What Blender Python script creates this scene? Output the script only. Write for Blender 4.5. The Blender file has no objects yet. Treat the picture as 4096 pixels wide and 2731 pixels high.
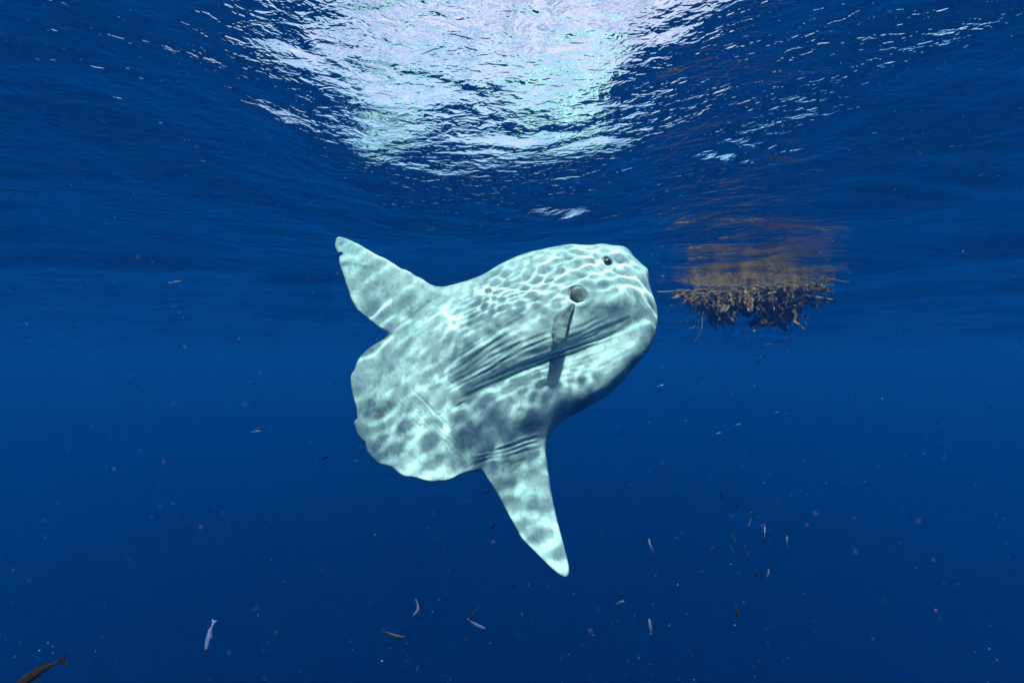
import bpy, bmesh, math, random
import numpy as np
from mathutils import Vector, Matrix

S = bpy.context.scene
COL = S.collection
R = math.radians

# ------------------------------------------------------------------ camera
FPX = 1480.0                    # focal length in photograph pixels (4096 wide)
PITCH = R(3.3)
cam = bpy.data.cameras.new('camera')
cam_o = bpy.data.objects.new('camera', cam)
COL.objects.link(cam_o)
cam.sensor_width = 36
cam.lens = FPX / 4096 * 36
cam.clip_start = 0.02
cam.clip_end = 1000
cam_o.location = (0, 0, 0)
cam_o.rotation_euler = (R(90) + PITCH, 0, 0)
cam.dof.use_dof = True          # a small real aperture: only specks near the port go soft
cam.dof.focus_distance = 2.5
cam.dof.aperture_fstop = 8.0
S.camera = cam_o

# ------------------------------------------------------------------ sky and sun
SUN_EL = R(37)                  # in the air, above and behind the diver
SUN_AZ = R(4)                   # a little to the right of straight behind
W = bpy.data.worlds.new('World')
S.world = W
W.use_nodes = True
wn = W.node_tree
bg = wn.nodes['Background']
sky = wn.nodes.new('ShaderNodeTexSky')
sky.sky_type = 'NISHITA'
sky.sun_disc = False
sky.sun_elevation = SUN_EL
sky.sun_rotation = R(180) - SUN_AZ
sky.dust_density = 4.0
sky.air_density = 1.0
# thin broken cloud over the sky
tc = wn.nodes.new('ShaderNodeTexCoord')
nz = wn.nodes.new('ShaderNodeTexNoise')
nz.inputs['Scale'].default_value = 15.0
nz.inputs['Detail'].default_value = 6
nz.inputs['Roughness'].default_value = 0.6
rp = wn.nodes.new('ShaderNodeValToRGB')
rp.color_ramp.elements[0].position = 0.40
rp.color_ramp.elements[1].position = 0.58
rp.color_ramp.elements[0].color = (.12, .12, .12, 1)
rp.color_ramp.elements[1].color = (.95, .95, .95, 1)
mx = wn.nodes.new('ShaderNodeMix')
mx.data_type = 'RGBA'
mx.inputs['B'].default_value = (5.6, 4.2, 5.1, 1)
wn.links.new(tc.outputs['Generated'], nz.inputs['Vector'])
wn.links.new(nz.outputs['Fac'], rp.inputs['Fac'])
wn.links.new(rp.outputs['Color'], mx.inputs['Factor'])
wn.links.new(sky.outputs['Color'], mx.inputs['A'])
wn.links.new(mx.outputs['Result'], bg.inputs['Color'])
bg.inputs['Strength'].default_value = 0.05

sun = bpy.data.lights.new('sun', 'SUN')
sun_o = bpy.data.objects.new('sun', sun)
COL.objects.link(sun_o)
sun.energy = 5.0
sun.angle = R(1.5)
sun.color = (1.0, 0.97, 0.9)
sun.cycles.is_caustics_light = True
sun_o.location = (0, -3, 12)
sun_o.rotation_euler = (R(90) - SUN_EL, 0, SUN_AZ)

S.view_settings.view_transform = 'Standard'
S.view_settings.look = 'None'
S.view_settings.exposure = 2.15
S.view_settings.gamma = 1
S.view_settings.use_curve_mapping = False
cy = S.cycles
cy.use_denoising = True
cy.max_bounces = 10
cy.diffuse_bounces = 3
cy.glossy_bounces = 4
cy.transmission_bounces = 6
cy.volume_bounces = 2
cy.transparent_max_bounces = 8
cy.sample_clamp_indirect = 6

D = 1.3                         # camera's depth below the surface

# ------------------------------------------------------------------ helpers
def unproj(px, py, Y):
    """photograph pixel -> world point on the vertical plane y = Y (metres ahead)"""
    px = np.asarray(px, float); py = np.asarray(py, float)
    u = (px - 2048.0) / FPX
    v = (1365.5 - py) / FPX
    dy = math.cos(PITCH) - v * math.sin(PITCH)
    dz = math.sin(PITCH) + v * math.cos(PITCH)
    k = Y / dy
    return np.stack([u * k, dy * k, dz * k], -1)

def on_surface(px, py):
    p = unproj(px, py, 1.0)
    return p * (D / p[..., 2:3])

def link(o, parent=None):
    COL.objects.link(o)
    if parent is not None:
        o.parent = parent
        o.matrix_parent_inverse = Matrix.Translation(-Vector(parent.location))
    return o

def mesh_obj(name, verts, faces, mat=None, parent=None, smooth=True):
    m = bpy.data.meshes.new(name)
    m.from_pydata([tuple(map(float, v)) for v in verts] if not isinstance(verts, list) else verts, [],
                  faces if isinstance(faces, list) else faces.tolist())
    if smooth:
        m.shade_smooth()
    if mat:
        m.materials.append(mat)
    o = bpy.data.objects.new(name, m)
    link(o, parent)
    o.cycles.is_caustics_receiver = True
    return o

def empty(name, loc, label=None, cat=None, group=None):
    o = bpy.data.objects.new(name, None)
    o.location = loc
    o.empty_display_size = 0.1
    COL.objects.link(o)
    tag(o, label, cat, group)
    return o

def tag(o, label=None, cat=None, group=None, kind=None):
    if label: o['label'] = label
    if cat: o['category'] = cat
    if group: o['group'] = group
    if kind: o['kind'] = kind
    return o

class NT:
    """tiny node helper"""
    def __init__(s, name):
        s.m = bpy.data.materials.new(name)
        s.m.use_nodes = True
        s.t = s.m.node_tree
        s.t.nodes.clear()
        s.out = s.t.nodes.new('ShaderNodeOutputMaterial')
    def n(s, kind, ins=None, **props):
        x = s.t.nodes.new('ShaderNode' + kind)
        for k, v in props.items(): setattr(x, k, v)
        for k, v in (ins or {}).items():
            if hasattr(v, 'is_output'): s.t.links.new(v, x.inputs[k])
            else: x.inputs[k].default_value = v
        return x
    def math(s, op, a, b=0.0):
        return s.n('Math', {0: a, 1: b}, operation=op).outputs[0]
    def ramp(s, fac, stops):
        x = s.n('ValToRGB', {'Fac': fac})
        e = x.color_ramp.elements
        while len(e) < len(stops): e.new(0.5)
        for i, (p, c) in enumerate(stops):
            e[i].position = p
            e[i].color = c if len(c) == 4 else (*c, 1)
        return x.outputs['Color']
    def mix(s, fac, a, b, blend='MIX'):
        return s.n('Mix', {'Factor': fac, 'A': a, 'B': b}, data_type='RGBA', blend_type=blend).outputs['Result']

# ------------------------------------------------------------------ water: surface sheet
def smooth(a, b, x):
    t = np.clip((x - a) / (b - a), 0, 1)
    return t * t * (3 - 2 * t)

def vnoise(x, y, seed=0):
    """smooth value noise"""
    rng = np.random.default_rng(seed)
    T = rng.random((64, 64))
    xi = np.floor(x).astype(int); yi = np.floor(y).astype(int)
    fx = x - xi; fy = y - yi
    fx = fx * fx * (3 - 2 * fx); fy = fy * fy * (3 - 2 * fy)
    g = lambda a, b: T[a % 64, b % 64]
    return (g(xi, yi) * (1 - fx) + g(xi + 1, yi) * fx) * (1 - fy) + (g(xi, yi + 1) * (1 - fx) + g(xi + 1, yi + 1) * fx) * fy

def build_surface():
    n = 720
    s = np.linspace(-1, 1, n)
    K = 6.4
    st = np.sign(s) * np.sinh(np.abs(s) * K) / math.sinh(K) * 140
    CY = 1.4
    X, Y = np.meshgrid(st, st + CY)
    sp = np.maximum(np.gradient(X, axis=1), np.gradient(Y, axis=0))
    r = np.hypot(X * 0.8, Y - CY)
    rng = np.random.default_rng(11)
    Z = np.zeros_like(X)
    # ripples that focus the sun on the fish: patchy, many lengths and directions
    def ripples(count, l0, ratio, slope, spread, envseed, envscale, lo):
        e = vnoise(X / envscale + 7, Y / envscale + 3, envseed)
        e = lo + (1 - lo) * smooth(.25, .8, e) * 1.5
        f = np.zeros_like(X)
        for i in range(count):
            L = l0 * (ratio ** rng.random())
            a = rng.normal(1.25, spread)
            f += slope * L * rng.uniform(.3, 1.5) * np.sin(2 * np.pi / L * (X * math.cos(a) + Y * math.sin(a)) + rng.random() * 6.28) * np.clip((L / sp - 3) / 4, 0, 1)
        return f * e
    Z += ripples(30, .05, 2.0, .00075, 1.3, 31, .33, .22)
    Z += ripples(26, .10, 2.2, .00065, 1.1, 32, .45, .2)
    Z += ripples(22, .22, 2.5, .00080, 1.0, 33, .9, .35)
    Z += ripples(14, .55, 2.2, .0013, .8, 34, 1.8, .4)
    # longer waves, growing away from the fish
    env = 0.10 + 0.90 * smooth(1.6, 5.0, r)
    for i in range(60):
        L = 0.5 * (14 ** rng.random())
        a = rng.normal(1.35, 0.55)
        amp = 0.0062 * L ** 0.95 * rng.uniform(.3, 1.2)
        Z += env * amp * np.sin(2 * np.pi / L * (X * math.cos(a) + Y * math.sin(a)) + rng.random() * 6.28) * np.clip((L / sp - 3) / 4, 0, 1)
    # a low swell passing overhead
    Z += (0.04 + 0.11 * np.exp(-((X + .35) / 1.5) ** 2)) * np.sin(-2 * np.pi * (Y + .12 * X - 1.75) / 6.5)
    hump = np.exp(-((Y - 1.8) / 1.6) ** 2)
    Z += hump * (.12 * (1 + np.tanh((X - .95) / .5)) + .11 * (1 + np.tanh((-X - 1.45) / .5)))
    # separate little crests whose near faces open towards the sky
    for px, py, wx, wy, sl, tw in ((2215, 792, .20, .10, .54, .25), (2290, 806, .16, .06, .52, -.3), (1105, 500, .13, .09, .30, .1), (800, 580, .05, .05, .30, 0), (60, 760, .16, .06, .5, 0),
                                   (2960, 705, .30, .05, .50, .28), (3100, 680, .26, .05, .50, .28), (3900, 770, .55, .10, .54, .15), (3600, 815, .45, .06, .50, .1), (1120, 722, .12, .03, .30, 0),
                                   (1700, 745, .06, .03, .33, .2), (2640, 790, .08, .03, .34, .3), (3200, 885, .10, .03, .40, .1), (1150, 365, .12, .03, .16, 0)):
        c = on_surface(np.array(float(px)), np.array(float(py)))
        dx, dy = X - c[0], Y - c[1] - tw * (X - c[0])
        Z -= sl * dy * np.exp(-(dx / wx) ** 2 - (dy / wy) ** 2)
    V = np.stack([X, Y, Z + D], -1).reshape(-1, 3)
    i = np.arange((n - 1) * n).reshape(n - 1, n)[:, :-1].ravel()
    F = np.stack([i, i + 1, i + n + 1, i + n], -1)
    m = bpy.data.meshes.new('water_surface')
    m.vertices.add(len(V)); m.vertices.foreach_set('co', V.ravel())
    m.loops.add(len(F) * 4); m.loops.foreach_set('vertex_index', F.ravel())
    m.polygons.add(len(F)); m.polygons.foreach_set('loop_start', np.arange(len(F)) * 4)
    m.update(calc_edges=True)
    m.shade_smooth()
    o = bpy.data.objects.new('water_surface', m)
    COL.objects.link(o)
    tag(o, kind='structure')
    o.cycles.is_caustics_caster = True
    w = NT('water_surface')
    geo = w.n('NewGeometry')
    def layer(sx, sy, rot, detail, rough, scale=1.0, dist=0.0):
        mp = w.n('Mapping', {'Vector': geo.outputs['Position'], 'Rotation': (0, 0, rot), 'Scale': (sx, sy, 0.0)})
        return w.n('TexNoise', {'Vector': mp.outputs[0], 'Scale': scale, 'Detail': detail, 'Roughness': rough, 'Distortion': dist}).outputs['Fac']
    big = layer(0.55, 1.15, R(12), 1.0, .45)
    mid = layer(2.0, 4.4, R(16), 1.5, .5, 1.0, .5)
    fine = layer(11.0, 24.0, R(14), 2.0, .5, 1.0, .6)
    tiny = layer(34.0, 60.0, R(-20), 1.0, .5, 1.0, .8)
    h = w.math('ADD', w.math('MULTIPLY', big, 0.13), w.math('ADD', w.math('MULTIPLY', mid, 0.038), w.math('ADD', w.math('MULTIPLY', fine, 0.0095), w.math('MULTIPLY', tiny, .0016))))
    bump = w.n('Bump', {'Height': h, 'Strength': 1.0, 'Distance': 1.0})
    g = w.n('BsdfGlass', {'IOR': 1.333, 'Roughness': 0.0, 'Color': (1, 1, 1, 1), 'Normal': bump.outputs[0]})
    w.t.links.new(g.outputs[0], w.out.inputs['Surface'])
    m.materials.append(w.m)
    return o
build_surface()

# the body of sea water that everything hangs in
def build_water_body():
    x, top, bot = 150.0, D + 0.8, -150.0
    V = [(-x, -x, bot), (x, -x, bot), (x, x, bot), (-x, x, bot), (-x, -x, top), (x, -x, top), (x, x, top), (-x, x, top)]
    F = [(0, 3, 2, 1), (4, 5, 6, 7), (0, 1, 5, 4), (1, 2, 6, 5), (2, 3, 7, 6), (3, 0, 4, 7)]
    w = NT('sea_water')
    pv = w.n('VolumePrincipled', {'Color': (.008, .112, .36, 1), 'Density': 0.11, 'Anisotropy': 0.25,
                                  'Absorption Color': (.0, .55, .9, 1)})
    w.t.links.new(pv.outputs[0], w.out.inputs['Volume'])
    o = mesh_obj('haze', V, F, w.m, smooth=False)
    o.cycles.is_caustics_receiver = False
    tag(o, 'clear deep blue sea water all around', None, kind='stuff')
build_water_body()

# ------------------------------------------------------------------ ocean sunfish
FISH_Y = 2.35
PXM = FISH_Y / FPX              # metres per photograph pixel at the fish

OUT = np.array([(1343,957),(1355,947.5),(1376,951.5),(1398,960),(1435,977),(1478,1003),(1514,1023),(1545,1036),(1576,1056),
 (1602,1073),(1629,1082),(1664,1104),(1687,1114),(1713,1133),(1732,1141),(1753,1146),(1778,1145.7),(1800,1141),(1831,1133),
 (1892,1114),(1941,1093),(2002,1056),(2076,1022),(2149,1001),(2217,987),(2278,977),(2321,978.4),(2368,979.6),(2401,975),
 (2424,976),(2450,981),(2486,984),(2506,992),(2520,1003.5),(2532,1021),(2544,1034),(2562,1051.5),(2580,1066),(2590,1076),
 (2594,1089.5),(2595,1114),(2600,1145),(2609,1174),(2620,1203),(2628,1230),(2631,1257),(2631,1290),(2621,1343),(2605,1383),
 (2573,1430),(2533,1474),(2486,1529),(2466,1549),(2431,1579.5),(2376,1613),(2308,1650),(2259.5,1677.5),(2223,1708),
 (2198,1739),(2186,1769),(2184,1812),(2189.5,1856),(2196.6,1906),(2202,1950),(2213,2004.5),(2227,2070),(2240.5,2125),
 (2254,2174.5),(2268,2229),(2276,2268),(2276,2292.5),(2268,2306),(2257,2308),(2232,2295),(2199,2268),(2161,2232),(2128,2199),
 (2084,2152.6),(2059.5,2109),(2026.6,2051),(1996.5,1993.6),(1966,1944),(1941.6,1908.6),(1924,1884.4),(1909,1884),(1865,1892),
 (1835,1904),(1807,1917),(1782.6,1924),(1760,1925),(1722,1927.7),(1684,1919.5),(1659,1911),(1636,1909),(1612.6,1904.7),(1585,1886.6),
 (1563,1868.5),(1540,1861),(1519,1856.5),(1494.7,1837),(1470,1807),(1462,1786),(1459,1769),(1445,1757.7),(1426,1730),(1416,1697),(1418,1683.7),
 (1427,1674),(1426,1650),(1423,1626),(1412,1588),(1404,1549),(1401.5,1516),(1404,1498),(1416,1481),(1424,1458),(1437,1430.5),
 (1471,1397),(1500.5,1376),(1534,1357),(1549,1342),(1551,1334),(1526.6,1319.6),(1499,1301),(1471.5,1276.7),(1447,1258),
 (1425.5,1237),(1413,1215.5),(1401,1191),(1395,1168),(1387,1148),(1381,1131),(1373.5,1105),(1366,1085),(1358,1058),(1355,1033),
 (1360,1024),(1370,1016.5),(1363,1013),(1350.5,1012),(1343,998),(1339,981)], float)

def rounded(poly, k=4):
    p0, p1, p2, p3 = np.roll(poly, 1, 0), poly, np.roll(poly, -1, 0), np.roll(poly, -2, 0)
    out = []
    for i in range(k):
        t = i / k
        out.append(.5 * (2 * p1 + (p2 - p0) * t + (2 * p0 - 5 * p1 + 4 * p2 - p3) * t * t + (3 * p1 - p0 - 3 * p2 + p3) * t ** 3))
    return np.stack(out, 1).reshape(-1, 2)
OUT = rounded(OUT)

# half thickness of the body, in photograph pixels, at places on the flank
THK = np.array([
 # dorsal fin
 (1360,975,5),(1370,1060,6),(1450,1010,7),(1430,1180,8),(1550,1090,13),(1520,1270,14),(1620,1180,22),(1700,1160,26),(1600,1290,26),
 # clavus
 (1430,1480,9),(1440,1600,9),(1440,1720,9),(1500,1400,14),(1520,1800,10),(1600,1870,11),(1720,1900,12),(1820,1890,14),
 (1540,1500,26),(1540,1640,24),(1600,1770,24),(1740,1830,26),(1650,1420,50),(1660,1560,58),(1730,1680,58),(1830,1790,42),
 # upper flank
 (1760,1200,40),(1760,1300,72),(1850,1180,50),(1900,1250,92),(1780,1450,92),(1900,1380,124),(1980,1130,66),(2050,1220,126),
 (2050,1320,150),(2150,1080,84),(2200,1160,128),(2200,1260,158),(2300,1030,84),(2330,1120,128),(2350,1220,160),(2430,1010,74),
 (2430,1060,104),(2460,1140,134),(2460,1210,146),(2530,1060,66),(2550,1130,104),(2570,1190,106),(2600,1150,66),
 # the long fold across the flank
 (2590,1260,102),(2530,1265,118),(2490,1325,112),(2400,1370,118),(2300,1405,122),(2200,1440,122),(2100,1480,118),(2000,1530,108),(1880,1590,88),
 (2420,1290,140),(2300,1330,150),(2180,1375,150),(2060,1410,142),(1950,1450,126),
 # throat and belly
 (2570,1340,112),(2520,1400,128),(2430,1430,140),(2440,1500,124),(2330,1480,142),(2350,1570,118),(2220,1530,138),(2230,1600,128),
 (2100,1580,128),(2110,1660,114),(1980,1620,112),(1980,1700,94),(1880,1690,82),(2250,1650,92),(2180,1690,82),(2060,1730,66),(1950,1780,50),
 # above and on the anal fin
 (2160,1750,40),(2080,1780,36),(2000,1815,32),(1920,1845,27),(2150,1820,26),(2050,1860,25),(1960,1880,20),(2150,1920,22),(2050,1950,18),
 (2150,2050,17),(2070,2080,13),(2200,2050,15),(2180,2150,13),(2220,2230,9),(2255,2290,6)], float)

def z1(pts): return [(1280 + x * .6122, 900 + y * .6122) for x, y in pts]
def z4(pts): return [(1750 + x * .2551, 1600 + y * .2551) for x, y in pts]
# folds in the skin: (points, depth, half width) in photograph pixels
FOLDS = [
 (z1([(780,750),(900,690),(1050,610),(1150,560)]),3.0,11),
 (z1([(720,1050),(830,985),(960,900),(1100,800),(1220,720),(1330,655),(1400,610)]),4.2,12),
 (z1([(800,1070),(900,1010),(1050,940),(1200,850),(1330,790)]),4.0,11),
 (z1([(890,1150),(1000,1100),(1150,1030),(1300,960),(1500,880),(1700,830),(1850,790),(1980,745),(2080,690)]),6.0,13),
 (z1([(1120,1140),(1250,1070),(1400,1000),(1550,950),(1700,890),(1850,830),(2000,770),(2090,720)]),4.5,11),
 (z1([(1060,900),(1200,830),(1350,760),(1450,720),(1520,700)]),4.0,11),
 (z1([(1280,870),(1400,830),(1520,790),(1650,760),(1800,700),(1950,640),(2030,600)]),4.5,12),
 (z1([(1300,910),(1450,860),(1650,800),(1850,740),(2000,680)]),4.5,11),
 (z1([(1150,700),(1300,620),(1400,560),(1500,500)]),2.6,10),
 (z1([(940,680),(1100,600),(1220,540),(1350,470),(1480,430)]),2.4,10),
 (z1([(1250,1040),(1400,970),(1520,925),(1660,880)]),3.6,9),
 (z1([(1330,1055),(1450,1000),(1600,950),(1750,900),(1900,840)]),3.2,9),
 (z1([(1560,1000),(1700,950),(1850,880),(1990,800),(2060,760)]),2.6,9),
 (z1([(1560,760),(1680,720),(1800,660),(1900,610)]),3.0,10),
 (z1([(1600,700),(1720,660),(1820,610)]),2.4,10),
 (z1([(960,1000),(1080,930),(1200,880),(1290,840)]),3.2,9),
 (z1([(1040,960),(1160,880),(1260,800),(1350,730)]),3.0,9),
 (z1([(860,890),(980,820),(1100,740),(1200,670)]),3.0,11),
 (z1([(1450,860),(1560,830),(1700,780),(1790,745)]),3.6,9),
 (z1([(1770,770),(1800,730),(1830,680)]),1.8,6),
 (z1([(590,840),(600,950),(590,1020),(610,1090),(680,1150),(760,1230),(850,1320),(930,1400)]),.9,7),
 (z1([(600,1060),(650,1120),(720,1190),(800,1280),(880,1370)]),.7,6),
 # at the root of the anal fin
 (z4([(480,965),(700,940),(850,880),(1000,800),(1250,690),(1500,610),(1740,575)]),4.8,9),
 (z4([(450,1020),(700,965),(950,870),(1100,800),(1400,690),(1700,605)]),3.6,8),
 (z4([(800,935),(1050,890),(1300,830),(1500,770),(1680,720)]),3.6,8),
 (z4([(900,945),(1200,895),(1450,815),(1690,745)]),2.6,7),
 (z4([(620,830),(850,800),(1100,740),(1350,650),(1560,590)]),2.6,8),
 (z4([(430,1080),(560,1010),(700,960)]),2.4,6),(z4([(530,1080),(620,1020),(720,965)]),2.2,6),
 (z4([(1000,975),(1150,960),(1300,910)]),1.8,6),
 # at the root of the dorsal fin
 ([(1560,1325),(1650,1270),(1720,1210),(1790,1165)],2.6,9),([(1580,1345),(1680,1280),(1770,1215),(1850,1160)],2.6,9),
 ([(1600,1300),(1680,1240),(1740,1185)],2.0,8),([(1590,1370),(1700,1310),(1800,1240),(1880,1180)],1.8,9),
]
VALLEY = [(2600,1260),(2540,1300),(2450,1345),(2350,1385),(2250,1420),(2100,1480),(1980,1535),(1880,1590)]
# finer creases that run beside the long folds
_r = random.Random(7)
for pts, dep, wid in list(FOLDS[1:9]) + list(FOLDS[10:14]) + list(FOLDS[15:19]) + list(FOLDS[22:27]):
    a = np.array(pts, float)
    tg = np.gradient(a, axis=0); tg /= np.hypot(tg[:, 0], tg[:, 1])[:, None]
    nr = np.stack([-tg[:, 1], tg[:, 0]], -1)
    for off in (-1, 1):
        k0 = _r.randrange(0, max(1, len(a) - 3)); k1 = min(len(a), k0 + _r.choice([3, 4, 5]))
        q = a + nr * off * _r.uniform(13, 19) + np.array([_r.gauss(0, 10), _r.gauss(0, 3)])
        if k1 - k0 >= 3:
            FOLDS.append(([tuple(v) for v in q[k0:k1]], dep * _r.uniform(.4, .7), wid * .75))
FOLDS = [(p_, d_, max(5.0, w_ * .68)) for p_, d_, w_ in FOLDS]
HINGE = np.array(z1([(440,720),(560,830),(590,950),(590,1020),(610,1090),(680,1150),(760,1230),(850,1320),(930,1400),(1010,1480),(1060,1560)]))

def seg_dist(P, poly, closed=False):
    """distance of points P to a polyline, the parameter 0..1 along it, the nearest point and the side"""
    poly = np.asarray(poly, float)
    A = poly if closed else poly[:-1]
    B = np.roll(poly, -1, 0) if closed else poly[1:]
    L = np.hypot(*(B - A).T); cum = np.concatenate([[0], np.cumsum(L)])
    best = np.full(len(P), 1e9); par = np.zeros(len(P)); near = np.zeros_like(P); side = np.zeros(len(P))
    for i in range(len(A)):
        d = B[i] - A[i]
        t = np.clip(((P - A[i]) @ d) / (d @ d), 0, 1)
        q = A[i] + t[:, None] * d
        e = P - q
        dd = np.hypot(e[:, 0], e[:, 1])
        k = dd < best
        best[k] = dd[k]; par[k] = (cum[i] + t[k] * L[i]) / cum[-1]; near[k] = q[k]
        side[k] = (d[0] * e[k, 1] - d[1] * e[k, 0])
    return best, par, near, np.sign(side)

def inside(P, poly):
    x, y = P[:, 0], P[:, 1]
    c = np.zeros(len(P), bool)
    n = len(poly)
    for i in range(n):
        x1, y1 = poly[i]; x2, y2 = poly[(i + 1) % n]
        k = ((y1 > y) != (y2 > y))
        if y1 != y2:
            c ^= k & (x < (x2 - x1) * (y - y1) / (y2 - y1) + x1)
    return c

def rbf(ctrl, P, c=55.0):
    A = ctrl[:, :2] / 100; v = ctrl[:, 2]
    c = c / 100
    K = np.sqrt(((A[:, None] - A[None]) ** 2).sum(-1) + c * c)
    n = len(A)
    M = np.zeros((n + 3, n + 3)); M[:n, :n] = K + np.eye(n) * -0.02
    M[:n, n] = 1; M[:n, n + 1:] = A; M[n, :n] = 1; M[n + 1:, :n] = A.T
    w = np.linalg.solve(M, np.concatenate([v, [0, 0, 0]]))
    Q = P / 100
    r = np.full(len(Q), w[n]) + Q @ w[n + 1:]
    for i in range(n):
        r += w[i] * np.sqrt(((Q - A[i]) ** 2).sum(-1) + c * c)
    return r

EYE = (2429, 1052); GILL = (2312, 1180)

def flank(P):
    """half thickness in pixels at the points P of the side view, and the distance to the outline"""
    d, _, _, _ = seg_dist(P, OUT, True)
    t = np.clip(rbf(THK, P), 4, None)
    w = np.clip((.9 - .22 * smooth(1280, 1480, P[:, 1])) * t, 10, 200)
    q = 1 - np.clip(d / w, 0, 1)
    g = np.sqrt(np.clip(1 - q ** 2.2, 0, 1))
    t = t * g
    det = np.zeros(len(P))
    damp = smooth(0, 22, d)
    wig = (vnoise(P[:, 0] / 60, P[:, 1] / 60, 5) - .5) * 12
    for pts, dep, wid in FOLDS:
        dd, par, _, sd = seg_dist(P, pts)
        s = dd * sd + wig * .35
        taper = np.sin(np.pi * np.clip(par, 0.0, 1.0)) ** .6
        x = s / wid
        det += taper * dep * 1.1 * (-np.exp(-x * x) + 0.45 * np.exp(-((np.abs(x) - 1.7) ** 2) * 1.2))
    dd, par, _, sd = seg_dist(P, VALLEY)
    x = dd * sd
    det -= 26 * np.exp(-(x / np.where(x < 0, 68, 30)) ** 2) * np.sin(np.pi * np.clip(par, .08, .92)) ** .7
    det += 32 * np.exp(-((P[:, 0] - 2440) / 110) ** 2 - ((P[:, 1] - 1190) / 55) ** 2)
    # pleats along the hinge of the rudder-like tail
    dd, par, _, sd = seg_dist(P, HINGE)
    ph = dd + (vnoise(P[:, 0] / 45, P[:, 1] / 45, 8) - .5) * 14
    ple = np.where(sd > 0, np.exp(-((dd - 45) / 42) ** 2), 0) * np.sin(np.pi * np.clip(par, 0, 1)) ** .5
    det += ple * .6 * np.sin(ph / 15 * 2 * np.pi)
    # fin rays of the dorsal fin tip
    fr = np.exp(-(((P[:, 0] - 1390) / 60) ** 2 + ((P[:, 1] - 1010) / 70) ** 2))
    det += fr * 0.9 * np.sin((P[:, 0] + 0.12 * P[:, 1]) / 15 * 2 * np.pi)
    fr2 = np.exp(-(((P[:, 0] - 2215) / 60) ** 2 + ((P[:, 1] - 2150) / 190) ** 2))
    det += fr2 * 0.5 * np.sin((P[:, 0] - 0.26 * P[:, 1]) / 19 * 2 * np.pi)
    # lumps of the hide
    body = smooth(25, 90, t)
    for sc, am, sd_ in ((80, 6.0, 1), (34, 1.8, 2), (14, .5, 3)):
        det += am * body * (vnoise(P[:, 0] / sc * .9 + P[:, 1] / sc * .35, P[:, 1] / sc, sd_) - .5)
    # bumpy brow and cheek near the eye
    e = np.hypot(P[:, 0] - EYE[0], P[:, 1] - EYE[1])
    ea = np.arctan2(P[:, 1] - EYE[1], P[:, 0] - EYE[0])
    det += (8 - 4 * np.sin(ea) + 2 * np.sin(3 * ea + 1)) * np.exp(-((e - 29 - 3 * np.sin(2 * ea)) / 8) ** 2) - 5 * np.exp(-((e - 46) / 12) ** 2) + 3 * np.exp(-((e - 68) / 12) ** 2)
    det -= 18 * np.exp(-(e / 21) ** 2)
    # raised rim round the gill opening and a pit inside
    gx = (P[:, 0] - GILL[0]); gy = (P[:, 1] - GILL[1])
    ca, sa = math.cos(.5), math.sin(.5)
    ge = np.hypot((gx * ca + gy * sa) / 41, (-gx * sa + gy * ca) / 33)
    det += 4 * np.exp(-((ge - 1.25) / .22) ** 2) - 12 * smooth(1.12, .85, ge)
    # ridge running back from the gill
    dd, par, _, _ = seg_dist(P, z1([(1560,470),(1500,430),(1420,470),(1330,530),(1230,600)]))
    det += 4 * np.exp(-(dd / 9) ** 2) * np.sin(np.pi * par) ** .6
    return t, det * damp, d

def skin_material():
    w = NT('sunfish_skin')
    geo = w.n('TexCoord')
    P = geo.outputs['Object']
    n1 = w.n('TexNoise', {'Vector': P, 'Scale': 5.0, 'Detail': 5, 'Roughness': .62}).outputs['Fac']
    n2 = w.n('TexNoise', {'Vector': P, 'Scale': 26.0, 'Detail': 4, 'Roughness': .6}).outputs['Fac']
    n3 = w.n('TexNoise', {'Vector': P, 'Scale': 140.0, 'Detail': 2, 'Roughness': .6}).outputs['Fac']
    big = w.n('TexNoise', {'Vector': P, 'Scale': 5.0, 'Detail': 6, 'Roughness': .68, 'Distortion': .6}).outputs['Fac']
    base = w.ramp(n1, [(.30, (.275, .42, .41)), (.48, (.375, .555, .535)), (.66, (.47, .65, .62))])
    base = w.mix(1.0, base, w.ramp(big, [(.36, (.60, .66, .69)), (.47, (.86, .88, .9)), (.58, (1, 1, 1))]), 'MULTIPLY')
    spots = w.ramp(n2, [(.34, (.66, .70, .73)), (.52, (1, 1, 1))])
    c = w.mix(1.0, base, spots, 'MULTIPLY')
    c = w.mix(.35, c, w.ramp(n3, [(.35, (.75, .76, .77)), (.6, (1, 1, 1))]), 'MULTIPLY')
    st = w.n('Attribute', attribute_name='wear')
    c = w.mix(st.outputs['Fac'], c, (.085, .075, .05, 1))
    h = w.math('ADD', w.math('MULTIPLY', n2, .002), w.math('MULTIPLY', n3, .0008))
    b = w.n('Bump', {'Height': h, 'Strength': .6, 'Distance': 1.0})
    p = w.n('BsdfPrincipled', {'Base Color': c, 'Roughness': .55, 'Normal': b.outputs[0], 'Specular IOR Level': .12})
    w.t.links.new(p.outputs[0], w.out.inputs['Surface'])
    return w.m
SKIN = skin_material()

def plain(name, col, rough=.5, spec=.3, var=.25, scale=30, bump=0.0, metal=0.0):
    w = NT(name)
    tcx = w.n('TexCoord')
    nn = w.n('TexNoise', {'Vector': tcx.outputs['Object'], 'Scale': scale, 'Detail': 4}).outputs['Fac']
    lo = tuple(x * (1 - var) for x in col); hi = tuple(min(1, x * (1 + var)) for x in col)
    c = w.ramp(nn, [(.35, lo), (.65, hi)])
    ins = {'Base Color': c, 'Roughness': rough, 'Specular IOR Level': spec, 'Metallic': metal}
    if bump:
        ins['Normal'] = w.n('Bump', {'Height': nn, 'Strength': .7, 'Distance': bump}).outputs[0]
    p = w.n('BsdfPrincipled', ins)
    w.t.links.new(p.outputs[0], w.out.inputs['Surface'])
    return w.m

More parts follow.
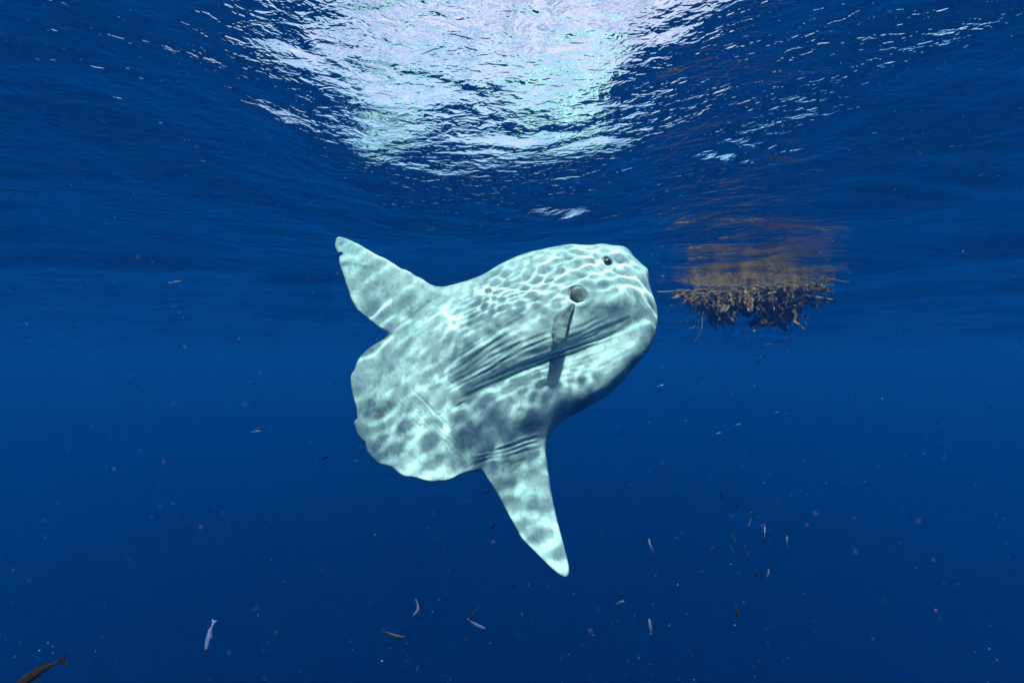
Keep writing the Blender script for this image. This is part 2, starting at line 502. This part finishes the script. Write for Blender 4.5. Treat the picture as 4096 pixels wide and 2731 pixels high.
def build_sunfish():
    step = 4.0
    x0, y0 = 1328.0, 936.0
    nx, ny = int((2644 - x0) / step), int((2320 - y0) / step)
    gx, gy = np.meshgrid(x0 + np.arange(nx + 1) * step, y0 + np.arange(ny + 1) * step)
    P = np.stack([gx.ravel(), gy.ravel()], -1)
    ci, cj = np.meshgrid(np.arange(nx), np.arange(ny))
    ctr = np.stack([x0 + (ci.ravel() + .5) * step, y0 + (cj.ravel() + .5) * step], -1)
    keep = inside(ctr, OUT)
    a = (cj.ravel() * (nx + 1) + ci.ravel())[keep]
    Q = np.stack([a, a + nx + 1, a + nx + 2, a + 1], -1)        # seen from the front
    used = np.unique(Q)
    remap = -np.ones(len(P), int); remap[used] = np.arange(len(used))
    Q = remap[Q]; P = P[used]
    cnt = np.bincount(Q.ravel(), minlength=len(P))
    rim = cnt < 4
    _, _, near, _ = seg_dist(P[rim], OUT, True)
    P[rim] = near
    # ease the first inner rows so that the quads stay even
    t, det, d = flank(P)
    t[rim] = 0; det[rim] = 0
    h = np.maximum(t + det, 0)
    h[~rim] = np.maximum(h[~rim], 1.0)
    h[rim] = 0
    # the body bends a little: tail swung away, fins leaning
    bend = 0.22 * (P[:, 1] - 1400) * PXM - 0.10 * smooth(1750, 1350, P[:, 0]) + 0.04 * smooth(1850, 2300, P[:, 1])
    Yf = FISH_Y - h * PXM - bend
    front = unproj(P[:, 0], P[:, 1], 1.0) * Yf[:, None]
    back = front.copy(); back[:, 1] += 2 * h * PXM
    n = len(P)
    inner = np.where(~rim)[0]
    bmap = np.arange(n); bmap[inner] = n + np.arange(len(inner))
    V = np.concatenate([front, back[inner]])
    F = np.concatenate([Q, bmap[Q][:, ::-1]])
    org = np.array([0.0, FISH_Y, 0.0])
    root = empty('ocean_sunfish', tuple(org), 'huge pale grey ocean sunfish with tall pointed fins swimming under the surface', 'sunfish')
    m = bpy.data.meshes.new('body')
    V = V - org
    m.vertices.add(len(V)); m.vertices.foreach_set('co', V.ravel())
    m.loops.add(len(F) * 4); m.loops.foreach_set('vertex_index', F.ravel().astype(np.int32))
    m.polygons.add(len(F)); m.polygons.foreach_set('loop_start', np.arange(len(F)) * 4)
    m.update(calc_edges=True)
    m.shade_smooth()
    # old wounds and a brown patch on the hide
    wear = np.zeros(n)
    e = np.hypot((P[:, 0] - 1530) / 42, (P[:, 1] - 1640) / 42)
    wear += .6 * smooth(1.0, .2, e + (vnoise(P[:, 0] / 14, P[:, 1] / 14, 21) - .5) * 1.2)
    for pts, wd, k in ((z4([(1145, 1010), (1200, 970), (1280, 935), (1370, 905)]), 4, .9), (z4([(1130, 1135), (1200, 1090), (1280, 1020), (1320, 960)]), 7, .5),
                       (z4([(1020, 1130), (1030, 1085), (1045, 1070)]), 5, .7)):
        dd, _, _, _ = seg_dist(P, pts)
        wear += k * np.exp(-(dd / wd) ** 2)
    at = m.attributes.new('wear', 'FLOAT', 'POINT')
    at.data.foreach_set('value', np.clip(np.concatenate([wear, wear[inner] * 0]), 0, 1).astype(np.float32))
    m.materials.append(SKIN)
    ob = bpy.data.objects.new('body', m)
    COL.objects.link(ob); ob.parent = root
    ob.cycles.is_caustics_receiver = True

    def local(px, py, out):       # a point 'out' pixels off the middle plane towards the camera
        return unproj(px, py, FISH_Y - out * PXM - 0.22 * (py - 1400) * PXM) - org
    def flank_h(px, py):
        t_, de, _ = flank(np.array([[px, py]], float))
        return float(t_[0] + de[0])

    # --- eyes (both flanks)
    eye_m = plain('eye_dark', (.012, .016, .02), .12, .5, .2)
    iris_m = plain('eye_rim', (.085, .11, .115), .35, .4, .3)
    he = float(flank(np.array([[EYE[0] + 30, EYE[1]]]))[0][0])
    for sgn in (1, -1):
        c = local(EYE[0], EYE[1], he - 11)
        if sgn < 0: c[1] += 2 * (he - 11) * PXM
        def ball(rad, flat, off, segs=28, rings=14):
            vs, fs = [], []
            for i in range(rings + 1):
                th = math.pi * i / rings
                for j in range(segs):
                    ph = 2 * math.pi * j / segs
                    vs.append((c[0] + rad * math.sin(th) * math.cos(ph), c[1] - sgn * (off + rad * flat * math.cos(th)), c[2] + rad * math.sin(th) * math.sin(ph)))
            for i in range(rings):
                for j in range(segs):
                    fs.append((i * segs + j, i * segs + (j + 1) % segs, (i + 1) * segs + (j + 1) % segs, (i + 1) * segs + j))
            return vs, fs
        ey = bpy.data.objects.new('eye', None) if False else None
        v, f = ball(21 * PXM, .62, 0)
        eyeb = mesh_obj('eye', v, f, iris_m); eyeb.parent = root
        v, f = ball(15.5 * PXM, .55, 8 * PXM)
        pu = mesh_obj('pupil', v, f, eye_m); pu.parent = eyeb

    # --- gill openings
    gill_m = plain('gill_membrane', (.075, .105, .105), .5, .2, .35, 60, .001)
    slit_m = plain('gill_slit', (.02, .03, .035), .6, .1, .2)
    hg = float(flank(np.array([[GILL[0] + 42, GILL[1] + 8]]))[0][0])
    for sgn in (1, -1):
        def dome(grid, lift, name, mat, par):
            vs, fs = [], []
            for i, row in enumerate(grid):
                for (px, py, o) in row:
                    p = local(px, py, hg - 7 + o + lift)
                    if sgn < 0: p[1] += 2 * (hg - 7 + o + lift) * PXM
                    vs.append(tuple(p))
            k = len(grid[0])
            for i in range(len(grid) - 1):
                for j in range(k):
                    q = (i * k + j, i * k + (j + 1) % k, (i + 1) * k + (j + 1) % k, (i + 1) * k + j)
                    fs.append(q)
            ob = mesh_obj(name, vs, fs, mat); ob.parent = par
            return ob
        def ring(cx, cy, rx, ry, ang, prof, k=30):
            g = []
            for rr, oo in prof:
                row = []
                for j in range(k):
                    a_ = 2 * math.pi * j / k
                    ux, uy = rx * rr * math.cos(a_), ry * rr * math.sin(a_)
                    row.append((cx + ux * math.cos(ang) - uy * math.sin(ang), cy + ux * math.sin(ang) + uy * math.cos(ang), oo))
                g.append(row)
            return g
        gl = dome(ring(GILL[0] + 6, GILL[1] - 3, 40, 30, .62, [(1.0, -9), (.97, -2), (.85, 0), (.6, 1.5), (.3, 2), (.02, 2.2)]), 10, 'gill_cover', gill_m, root)
        dome(ring(GILL[0] - 14, GILL[1] + 13, 24, 9, .72, [(1.0, -8), (.9, -1), (.6, 0), (.02, .3)]), 12, 'gill_slit', slit_m, gl)

    # --- pectoral fins, held away from the flank
    pf = np.array([(860,520),(815,530),(760,585),(700,640),(620,695),(562,750),(545,810),(541,870),(530,930),(506,990),(512,1040),(522,1090),(540,1130),
                   (580,1155),(620,1140),(660,1100),(690,1050),(708,985),(725,920),(745,840),(768,760),(790,690),(820,630),(852,570)], float)
    pf = np.stack([2080 + pf[:, 0] * .2551, 1080 + pf[:, 1] * .2551], -1)
    fin_m = plain('pectoral_skin', (.09, .14, .145), .5, .15, .3, 25, .001)
    rootp = np.array([2297.0, 1215.0]); tip = np.array([2228.0, 1374.0])
    ax = (tip - rootp) / np.hypot(*(tip - rootp)); L = np.hypot(*(tip - rootp))
    nrm = np.array([-ax[1], ax[0]])
    hr = flank_h(2292, 1222)
    NU, NV = 26, 12
    # cross sections of the outline along the axis
    seg = []
    for i in range(NU + 1):
        s_ = (i + .01) / (NU + .02) * L
        ts = []
        for k in range(len(pf)):
            p1, p2 = pf[k] - rootp, pf[(k + 1) % len(pf)] - rootp
            a1, a2 = p1 @ ax, p2 @ ax
            if (a1 - s_) * (a2 - s_) <= 0 and a1 != a2:
                q = p1 + (p2 - p1) * (s_ - a1) / (a2 - a1)
                ts.append(q @ nrm)
        lo_, hi_ = (min(ts), max(ts)) if ts else (-1, 1)
        seg.append((s_, lo_ * 1.12 - 1.5, hi_ * 1.12 + 1.5))
    for sgn in (1, -1):
        top, bot = [], []
        for s_, lo, hi in seg:
            f_ = s_ / L
            for j in range(NV + 1):
                g_ = j / NV
                q = rootp + ax * s_ + nrm * (lo + (hi - lo) * g_)
                lean = hr + 3 + 128 * f_ ** .9 - 16 * f_ * f_
                rib = 4.0 * math.sin(g_ * math.pi * 3.1 + 1.5 * f_ + .6) * math.sin(math.pi * min(1, f_ * 1.1 + .1)) + 10 * (g_ - .5) ** 2 * f_
                th = 5.5 * math.sqrt(max(0, 1 - (2 * g_ - 1) ** 2)) * (1 - f_ * .75) + .4
                p1 = local(q[0], q[1], lean + rib + th); p2 = local(q[0], q[1], lean + rib - th)
                if sgn < 0: p1[1] += 2 * (lean + rib + th) * PXM; p2[1] += 2 * (lean + rib - th) * PXM
                top.append(tuple(p1)); bot.append(tuple(p2))
        k = NV + 1; N = len(top); fs = []
        for i in range(NU):
            for j in range(NV):
                q = (i * k + j, i * k + j + 1, (i + 1) * k + j + 1, (i + 1) * k + j)
                fs.append(q); fs.append(tuple(N + x for x in reversed(q)))
            fs.append((i * k, (i + 1) * k, N + (i + 1) * k, N + i * k))
            fs.append((i * k + NV, N + i * k + NV, N + (i + 1) * k + NV, (i + 1) * k + NV))
        for j in range(NV):
            fs.append((j, N + j, N + j + 1, j + 1)); e_ = NU * k + j
            fs.append((e_, e_ + 1, N + e_ + 1, N + e_))
        fin = mesh_obj('pectoral_fin', top + bot, fs, fin_m); fin.parent = root
    return root
build_sunfish()

# ------------------------------------------------------------------ drifting kelp raft
def tube(path, rad, k=6, taper=True):
    path = [Vector(p) for p in path]
    vs, fs = [], []
    n = len(path)
    up = Vector((0.3, 0.2, 1)).normalized()
    for i, p in enumerate(path):
        t = (path[min(i + 1, n - 1)] - path[max(i - 1, 0)]).normalized()
        a = t.cross(up)
        if a.length < 1e-4: a = t.cross(Vector((1, 0, 0)))
        a.normalize(); b = t.cross(a)
        r = rad * ((1 - .7 * i / (n - 1)) if taper else 1)
        for j in range(k):
            q = 2 * math.pi * j / k
            vs.append(tuple(p + a * r * math.cos(q) + b * r * math.sin(q)))
    for i in range(n - 1):
        for j in range(k):
            fs.append((i * k + j, i * k + (j + 1) % k, (i + 1) * k + (j + 1) % k, (i + 1) * k + j))
    vs.append(tuple(path[0])); vs.append(tuple(path[-1]))
    for j in range(k):
        fs.append((len(vs) - 2, (j + 1) % k, j)); fs.append((len(vs) - 1, (n - 1) * k + j, (n - 1) * k + (j + 1) % k))
    return vs, fs

def spline(pts, n=24):
    pts = [np.array(p, float) for p in pts]
    pts = [2 * pts[0] - pts[1]] + pts + [2 * pts[-1] - pts[-2]]
    out = []
    m = len(pts) - 3
    for i in range(n):
        u = i / (n - 1) * m; k = min(int(u), m - 1); t = u - k
        p0, p1, p2, p3 = pts[k:k + 4]
        out.append(.5 * ((2 * p1) + (-p0 + p2) * t + (2 * p0 - 5 * p1 + 4 * p2 - p3) * t * t + (-p0 + 3 * p1 - 3 * p2 + p3) * t ** 3))
    return out

def build_kelp():
    rnd = random.Random(5)
    km = [plain('kelp_brown', (.21, .075, .018), .45, .35, .5, 14, .004), plain('kelp_olive', (.19, .092, .03), .45, .35, .45, 18, .004),
          plain('kelp_dark', (.13, .048, .018), .5, .3, .4, 14, .004), plain('kelp_pale', (.24, .165, .08), .5, .3, .35, 22, .004)]
    A = on_surface(np.array(2755.), np.array(1160.)); B = on_surface(np.array(3245.), np.array(1126.))
    mid = (A + B) / 2
    root = empty('kelp_raft', tuple(mid), 'drifting raft of brown kelp fronds hanging just below the surface beside the sunfish', 'kelp')
    # blade shapes: ruffled ribbons with real thickness
    blades = []
    for b in range(7):
        n, k = 12, 5
        L = 1.0; w0 = rnd.uniform(.2, .42)
        cu = rnd.uniform(-.5, .5); f1 = rnd.uniform(5, 10)
        top, bot = [], []
        for i in range(n):
            u = i / (n - 1)
            w = w0 * (math.sin(math.pi * min(1, u * .9 + .08)) ** .7) * (1 - .35 * u) + .006
            cx = cu * .35 * math.sin(u * 2.2) ; cyy = .18 * math.sin(u * 3 + b)
            for j in range(k):
                g = (j / (k - 1) - .5) * 2
                ruff = .05 * g * abs(g) * math.sin(f1 * u * 3 + b * 2 + g) + .03 * math.sin(u * 11 + b)
                rag = 1 + .18 * math.sin(u * 31 + b * 3 + g * 2)
                x = cx + g * w * .5 * rag; y = cyy + ruff; z = -L * u + .015 * math.sin(g * 5)
                top.append((x, y + .006, z)); bot.append((x, y - .006, z))
        N = len(top); fs = []
        for i in range(n - 1):
            for j in range(k - 1):
                q = (i * k + j, i * k + j + 1, (i + 1) * k + j + 1, (i + 1) * k + j)
                fs.append(q); fs.append(tuple(N + x for x in reversed(q)))
            fs.append((i * k, (i + 1) * k, N + (i + 1) * k, N + i * k)); fs.append((i * k + k - 1, N + i * k + k - 1, N + (i + 1) * k + k - 1, (i + 1) * k + k - 1))
        for mi, mm in enumerate(km):
            me = bpy.data.meshes.new('blade'); me.from_pydata(top + bot, [], fs); me.shade_smooth(); me.materials.append(mm)
            blades.append(me)
    ax = B - A; Lr = np.linalg.norm(ax); ax /= Lr
    side = np.cross([0, 0, 1], ax)
    # how far it hangs (m) along the raft
    prof_u = [0, .06, .15, .24, .33, .42, .50, .58, .66, .72, .80, .88, .95, 1.0]
    prof_d = [.14, .36, .33, .70, .58, .54, .40, .78, .80, .46, .58, .78, .36, .14]
    for i in range(270):
        u = rnd.random()
        dmax = np.interp(u, prof_u, prof_d)
        off = rnd.gauss(0, .14)
        s = (.09 + .20 * rnd.random()) if rnd.random() < .6 else .18 + .40 * rnd.random() * dmax / .6
        topz = -.03 - max(0, (dmax - s * .8)) * rnd.random()
        tilt = rnd.gauss(0, .75) if rnd.random() < .5 else rnd.uniform(-1.5, 1.5)
        p = A + ax * (u * Lr) + side * off + np.array([0, 0, topz])
        me = blades[rnd.randrange(7) * 4 + rnd.choice([0, 0, 0, 0, 1, 1, 2, 2, 2, 0, 1])]
        o = bpy.data.objects.new('blade', me)
        COL.objects.link(o); o.parent = root
        o.location = tuple(p - mid)
        o.rotation_euler = (rnd.gauss(0, .5), tilt, rnd.uniform(0, 6.28))
        o.scale = (s * rnd.uniform(.9, 1.6), s, s)
        o.cycles.is_caustics_receiver = True
    # matted top of stipes and shreds
    V, F = [], []
    for i in range(260):
        u = rnd.random(); off = rnd.gauss(0, .2)
        p = A + ax * (u * Lr) + side * off + np.array([0, 0, -.03 - .16 * rnd.random() ** 1.5])
        pts = [p]
        d = ax * rnd.choice([-1, 1]) + side * rnd.gauss(0, .8) + np.array([0, 0, rnd.gauss(-.1, .25)])
        for q in range(4):
            d = d + np.array([rnd.gauss(0, .5), rnd.gauss(0, .5), rnd.gauss(0, .25)])
            nxt = pts[-1] + d / np.linalg.norm(d) * rnd.uniform(.05, .13)
            nxt[2] = min(nxt[2], D - .02)
            pts.append(nxt)
        v, f = tube(spline(pts, 9), rnd.uniform(.004, .009), 4, False)
        F += [tuple(len(V) + x for x in q) for q in f]; V += [tuple(np.array(x) - mid) for x in v]
    o = mesh_obj('tangle', V, F, km[1]); o.parent = root; tag(o, kind='stuff')
    V, F = [], []
    for i in range(150):
        u = rnd.random(); off = rnd.gauss(0, .16)
        dm = np.interp(u, prof_u, prof_d)
        p = A + ax * (u * Lr) + side * off + np.array([0, 0, -.08 - dm * .75 * rnd.random()])
        pts = [p]
        d = np.array([rnd.gauss(0, .5), rnd.gauss(0, .5), -1.0])
        for q in range(3):
            d = d + np.array([rnd.gauss(0, .6), rnd.gauss(0, .6), rnd.gauss(0, .5)])
            pts.append(pts[-1] + d / np.linalg.norm(d) * rnd.uniform(.04, .12))
        v, f = tube(spline(pts, 8), rnd.uniform(.003, .007), 4)
        F += [tuple(len(V) + x for x in q) for q in f]; V += [tuple(np.array(x) - mid) for x in v]
    o = mesh_obj('hanging_shreds', V, F, km[3]); o.parent = root; tag(o, kind='stuff')
    # gas floats
    V, F = [], []
    for i in range(120):
        u = rnd.random(); p = A + ax * (u * Lr) + side * rnd.gauss(0, .2) + np.array([0, 0, -.05 - .25 * rnd.random()]) - mid
        r = rnd.uniform(.008, .016); dv = Vector((rnd.gauss(0, 1), rnd.gauss(0, 1), rnd.gauss(0, 1))).normalized()
        v, f = tube([Vector(p) + dv * r * x for x in (-2, -1, 0, 1, 2)], r, 6, False)
        v2 = []
        for qi, x in enumerate(v):
            ring_i = qi // 6 if qi < 30 else (0 if qi == 30 else 4)
            c = Vector(p) + dv * r * (ring_i - 2)
            v2.append(tuple(c + (Vector(x) - c) * (.25, .8, 1, .8, .25)[ring_i]))
        F += [tuple(len(V) + x for x in q) for q in f]; V += v2
    o = mesh_obj('gas_floats', V, F, km[3]); o.parent = root; tag(o, kind='stuff')
    # stipes that trail out of the raft, each by its run in the side view
    def z(pts): return [(2500 + x * .4464, 800 + y * .4464) for x, y in pts]
    runs = [([(1545,1060),(1490,1170),(1460,1220),(1400,1260),(1290,1290),(1220,1320),(1185,1352)], .011, 1),
            ([(930,1060),(885,1110),(890,1180),(930,1230),(1000,1250)], .006, 2), ([(960,1060),(965,1130),(935,1210),(900,1280),(850,1310),(828,1352)], .007, 0),
            ([(790,1020),(780,1090),(800,1170),(840,1220),(900,1210)], .005, 2), ([(1090,930),(1060,980),(1075,1020),(1100,1060),(1095,1100),(1065,1108)], .009, 3),
            ([(1302,970),(1296,1040),(1290,1122)], .011, 3), ([(690,1050),(690,1130),(675,1200),(640,1240),(610,1285)], .008, 3),
            ([(640,1130),(670,1170),(690,1220)], .010, 3), ([(600,1040),(560,1070),(555,1100),(590,1110)], .006, 3), ([(640,1090),(610,1145),(570,1148)], .005, 3),
            ([(700,1060),(735,1100),(720,1150),(690,1160)], .004, 2), ([(560,930),(555,1000),(580,1050),(610,1050)], .005, 1),
            ([(290,812),(350,805),(420,815),(520,790),(620,795),(760,792),(900,770)], .010, 3), ([(330,800),(380,790),(440,820),(500,815),(560,800)], .007, 1),
            ([(900,770),(1100,740),(1300,735),(1500,745),(1700,735),(1830,760)], .009, 1), ([(1300,760),(1450,745),(1600,750),(1750,730)], .010, 0),
            ([(1450,1110),(1480,1070),(1540,1050),(1560,980)], .012, 2)]
    for pts, rad, mi in runs:
        pp = z(pts)
        zd = rnd.uniform(-.15, .15)
        path = []
        for (x, y) in pp:
            u = np.clip((x - 2755) / 490, -.2, 1.15)
            Yd = (A + ax * u * Lr)[1] + zd
            q = unproj(x, y, Yd); q[2] = min(q[2], D - .02)
            path.append(q - mid)
        v, f = tube(spline(path, 22), rad, 6)
        o = mesh_obj('stipe', v, f, km[mi]); o.parent = root
build_kelp()

# ------------------------------------------------------------------ small fish
def make_bait_meshes(bend, depth):
    """unit-length slender fish along +x (head at +x .5), returns body, tail and fin meshes data"""
    n, k = 16, 10
    V, F = [], []
    def spine(u):
        x = .5 - u
        return x, bend * (4 * (u - .5) ** 2 - 1) * .25
    for i in range(n):
        u = i / (n - 1) * .86
        hgt = depth * (math.sin(math.pi * min(1, u / .86 * .93 + .05)) ** .75) * (1 - .45 * u) + .006
        wd = hgt * .55
        x, yb = spine(u)
        for j in range(k):
            a = 2 * math.pi * j / k
            V.append((x, wd * math.sin(a), yb + hgt * math.cos(a)))
    for i in range(n - 1):
        for j in range(k):
            F.append((i * k + j, i * k + (j + 1) % k, (i + 1) * k + (j + 1) % k, (i + 1) * k + j))
    F.append(tuple(range(k - 1, -1, -1))); F.append(tuple((n - 1) * k + j for j in range(k)))
    def plate(pts, t=.006):
        vs = [(x, t, z) for x, z in pts] + [(x, -t, z) for x, z in pts]
        m = len(pts)
        fs = [tuple(range(m)), tuple(range(2 * m - 1, m - 1, -1))] + [(i, m + i, m + (i + 1) % m, (i + 1) % m) for i in range(m)]
        return vs, fs
    x, z = spine(.85); x2, z2 = spine(1.0)
    tail = plate([(x, z + .012), (x2 - .01, z2 + .085), (x2 + .035, z2), (x2 - .01, z2 - .085), (x, z - .012)])
    xd, zd = spine(.42); xe, ze = spine(.62); hh = depth * .72
    dors = plate([(xd, zd + hh * .9), (xd - .05, zd + hh + .05), (xe, ze + hh * .75)])
    anal = plate([(xe + .04, ze - hh * .8), (xe - .02, ze - hh - .03), (xe - .12, ze - hh * .4)])
    return (V, F), tail, dors, anal, spine(.07)

def build_baitfish():
    silver = plain('silver_scales', (.14, .14, .20), .28, .6, .2, 8, 0, .35)
    bluish = plain('blue_silver_scales', (.085, .10, .20), .3, .6, .35, 5, 0, .3)
    dark = plain('dark_back', (.012, .014, .016), .5, .15, .3, 8)
    olive = plain('olive_back', (.004, .003, .003), .7, .08, .3, 8)
    eyem = plain('bait_eye', (.01, .01, .012), .15, .5, .1)
    MATS = {'s': silver, 'b': bluish, 'd': dark, 'o': olive}
    cache = {}
    def shape(bend, depth, mk):
        key = (bend, depth, mk)
        if key not in cache:
            (V, F), t, d, a, e = make_bait_meshes(bend, depth)
            ms = []
            for nm, (v, f), sm in (('body', (V, F), True), ('tail_fin', t, False), ('dorsal_fin', d, False), ('anal_fin', a, False)):
                m = bpy.data.meshes.new(nm); m.from_pydata(v, [], f)
                if sm: m.shade_smooth()
                m.materials.append(MATS[mk]); ms.append(m)
            bm = bmesh.new(); bmesh.ops.create_icosphere(bm, subdivisions=1, radius=.014)
            bmesh.ops.translate(bm, verts=bm.verts, vec=(e[0], -depth * .36, e[1] + depth * .2))
            m = bpy.data.meshes.new('eye'); bm.to_mesh(m); bm.free(); m.materials.append(eyem); ms.append(m)
            whole = bpy.data.meshes.new('small_fish')
            VV, FF = [], []
            for v, f in ((V, F), t, d, a):
                FF += [tuple(len(VV) + x for x in q) for q in f]; VV += list(v)
            whole.from_pydata(VV, [], FF); whole.shade_smooth(); whole.materials.append(MATS[mk])
            cache[key] = (ms, whole)
        return cache[key]
    def place(name, px, py, ang, lpx, mk, bend, depth, label, real=.11, group=None, parts=False, yaw=0.0):
        ms, whole = shape(bend, depth, mk)
        Yd = real * FPX / lpx * math.cos(yaw)
        p = unproj(px, py, Yd)
        if parts:
            o = empty(name, tuple(p), label, 'fish', group)
            for m in ms:
                c = bpy.data.objects.new(m.name.split('.')[0], m); COL.objects.link(c); c.parent = o
                c.cycles.is_caustics_receiver = True
        else:
            o = bpy.data.objects.new(name, whole); COL.objects.link(o); o.location = tuple(p)
            tag(o, label, 'fish', group); o.cycles.is_caustics_receiver = True
        o.rotation_mode = 'XYZ'
        o.rotation_euler = (0, -R(ang), yaw)
        o.scale = (real, real, real)
        return o
    # ang: heading in the picture plane, anticlockwise from the right
    place('small_fish', 150, 2712, 212, 250, 'o', .35, .085, 'large dark brownish baitfish with gently arched back, the biggest of the small fish', .13, None, True)
    place('small_fish', 840, 2540, 256, 118, 'b', .12, .085, 'slim silver blue baitfish diving head down, alone in open water', .11, None, True)
    place('small_fish', 1656, 2428, 262, 62, 's', -1.0, .095, 'small silvery baitfish curled like a crescent', .10, None, True)
    place('small_fish', 1576, 2532, 342, 95, 'd', .30, .085, 'dark baitfish swimming level with a slightly arched back', .11, None, True)
    place('small_fish', 1906, 2492, 332, 82, 'b', .25, .085, 'bright silver blue baitfish crossing just in front of a dark one', .11, None, True)
    place('small_fish', 1894, 2456, 234, 66, 'd', .05, .10, 'dark baitfish crossing close behind a bright silver blue one', .11, None, True)
    place('small_fish', 2954, 2446, 282, 62, 'd', .30, .12, 'dark baitfish hanging head down far below the kelp raft', .11, None, True)
    place('small_fish', 2599, 2506, 94, 56, 's', .2, .12, 'pale baitfish swimming straight up below the tip of the anal fin', .11, None, True)
    z8 = lambda x, y: (2000 + x * .8912, 1500 + y * .8912)
    rnd = random.Random(2)
    darks = [(545,260,30,22),(712,437,330,30),(1080,385,45,26),(1048,420,60,26),(995,537,288,36),(1062,583,285,32),(1225,408,260,24),(1152,215,60,18),
             (1052,732,290,42),(1185,750,70,32),(1145,890,280,40),(60,943,320,30),(1310,357,330,20),(1470,447,20,30),(920,133,10,18),(1150,85,310,18),(915,222,15,24),
             (1010,290,30,22),(1298,550,280,22)]
    for x, y, a, l in darks:
        px, py = z8(x, y)
        place('small_fish', px, py, a, l * .8912 * 1.05, 'd', rnd.choice([-.3, 0, .25]), rnd.choice([.10, .12]),
              'tiny dark baitfish in the loose school below the kelp raft', .10, 'dark baitfish of the loose school', yaw=rnd.uniform(-.5, .5))
    silv = [(720,48,15,30),(1068,220,10,28),(1130,300,290,20),(1105,338,35,22),(1200,213,15,20),(1240,165,10,20),(1140,52,45,20),(1120,658,62,36),(1188,705,80,40),(1208,700,40,28),
            (1275,683,60,32),(1290,745,88,42),(1100,775,72,32),(1128,795,350,28),(1200,888,75,34),(1247,575,95,28),(1040,778,300,22),(678,760,110,46),(538,1023,30,42),
            (985,262,8,30),(1285,173,5,16),(1820,362,10,24),(1990,223,0,22),(1352,518,20,16),(1600,372,320,18),(1580,92,5,20)]
    for x, y, a, l in silv:
        px, py = z8(x, y)
        place('small_fish', px, py, a, l * .8912, 's', rnd.choice([-.35, 0, .3]), rnd.choice([.10, .12]),
              'tiny silvery baitfish in the loose school below the kelp raft', .10, 'silvery baitfish of the loose school', yaw=rnd.uniform(-.5, .5))
    for px, py, a, l in [(2973,1327,10,36),(2745,1430,20,18),(3152,1403,0,18),(3031,1423,8,24),(3129,1436,330,18),(3031,1447,0,24)]:
        place('small_fish', px, py, a, l, 'd', rnd.choice([-.2, .2]), .10, 'tiny dark baitfish sheltering right under the hanging kelp', .10, 'dark baitfish under the kelp')
    place('small_fish', 1950, 1968, 40, 34, 'o', .2, .10, 'tiny brownish baitfish behind the notch between tail and anal fin', .10)
    place('small_fish', 1966, 2105, 45, 40, 'o', .4, .10, 'tiny brownish baitfish beside the rear edge of the anal fin', .10)
    place('small_fish', 1298, 1830, 20, 42, 'd', .2, .10, 'tiny dark baitfish behind the lower rim of the tail', .10)
    place('small_fish', 1024, 1725, 5, 38, 's', .1, .10, 'tiny silvery baitfish in open water behind the tail', .10)
    place('small_fish', 700, 1127, 8, 52, 's', .15, .09, 'small silvery baitfish high in the water behind the dorsal fin', .10)
build_baitfish()

# ------------------------------------------------------------------ drifting specks
def build_specks():
    rng = np.random.default_rng(4)
    m = plain('marine_snow', (.42, .34, .40), .8, .1, .1)
    base = np.array([(1, 0, 0), (-1, 0, 0), (0, 1, 0), (0, -1, 0), (0, 0, 1), (0, 0, -1)], float)
    tri = np.array([(0, 2, 4), (2, 1, 4), (1, 3, 4), (3, 0, 4), (2, 0, 5), (1, 2, 5), (3, 1, 5), (0, 3, 5)])
    V, F = [], []
    n = 0
    while n < 1000:
        Yd = .5 + 4.5 * rng.random() ** .8
        px, py = rng.uniform(-300, 4400), rng.uniform(-100, 2900)
        p = unproj(px, py, Yd)
        if p[2] > D - .1: continue
        if 1.9 < Yd < 2.8 and 1300 < px < 2700 and 900 < py < 2350: continue
        r = Yd / FPX * rng.uniform(.6, 1.5) * (2.2 if rng.random() < .04 else 1)
        s = rng.uniform(.5, 1.4, 3)
        F.append(tri + len(V) * 6); V.append(base * r * s + p); n += 1
    for k in range(420):                       # close to the lens port, thrown out of focus
        Yd = .10 + .35 * rng.random()
        p = unproj(rng.uniform(0, 4096), rng.uniform(0, 2731), Yd)
        F.append(tri + len(V) * 6); V.append(base * rng.uniform(.00006, .0002) * rng.uniform(.6, 1.4, 3) + p)
    o = mesh_obj('marine_snow', np.concatenate(V), np.concatenate(F), m)
    tag(o, 'pale specks of marine snow drifting through the water', 'marine snow', kind='stuff')
build_specks()
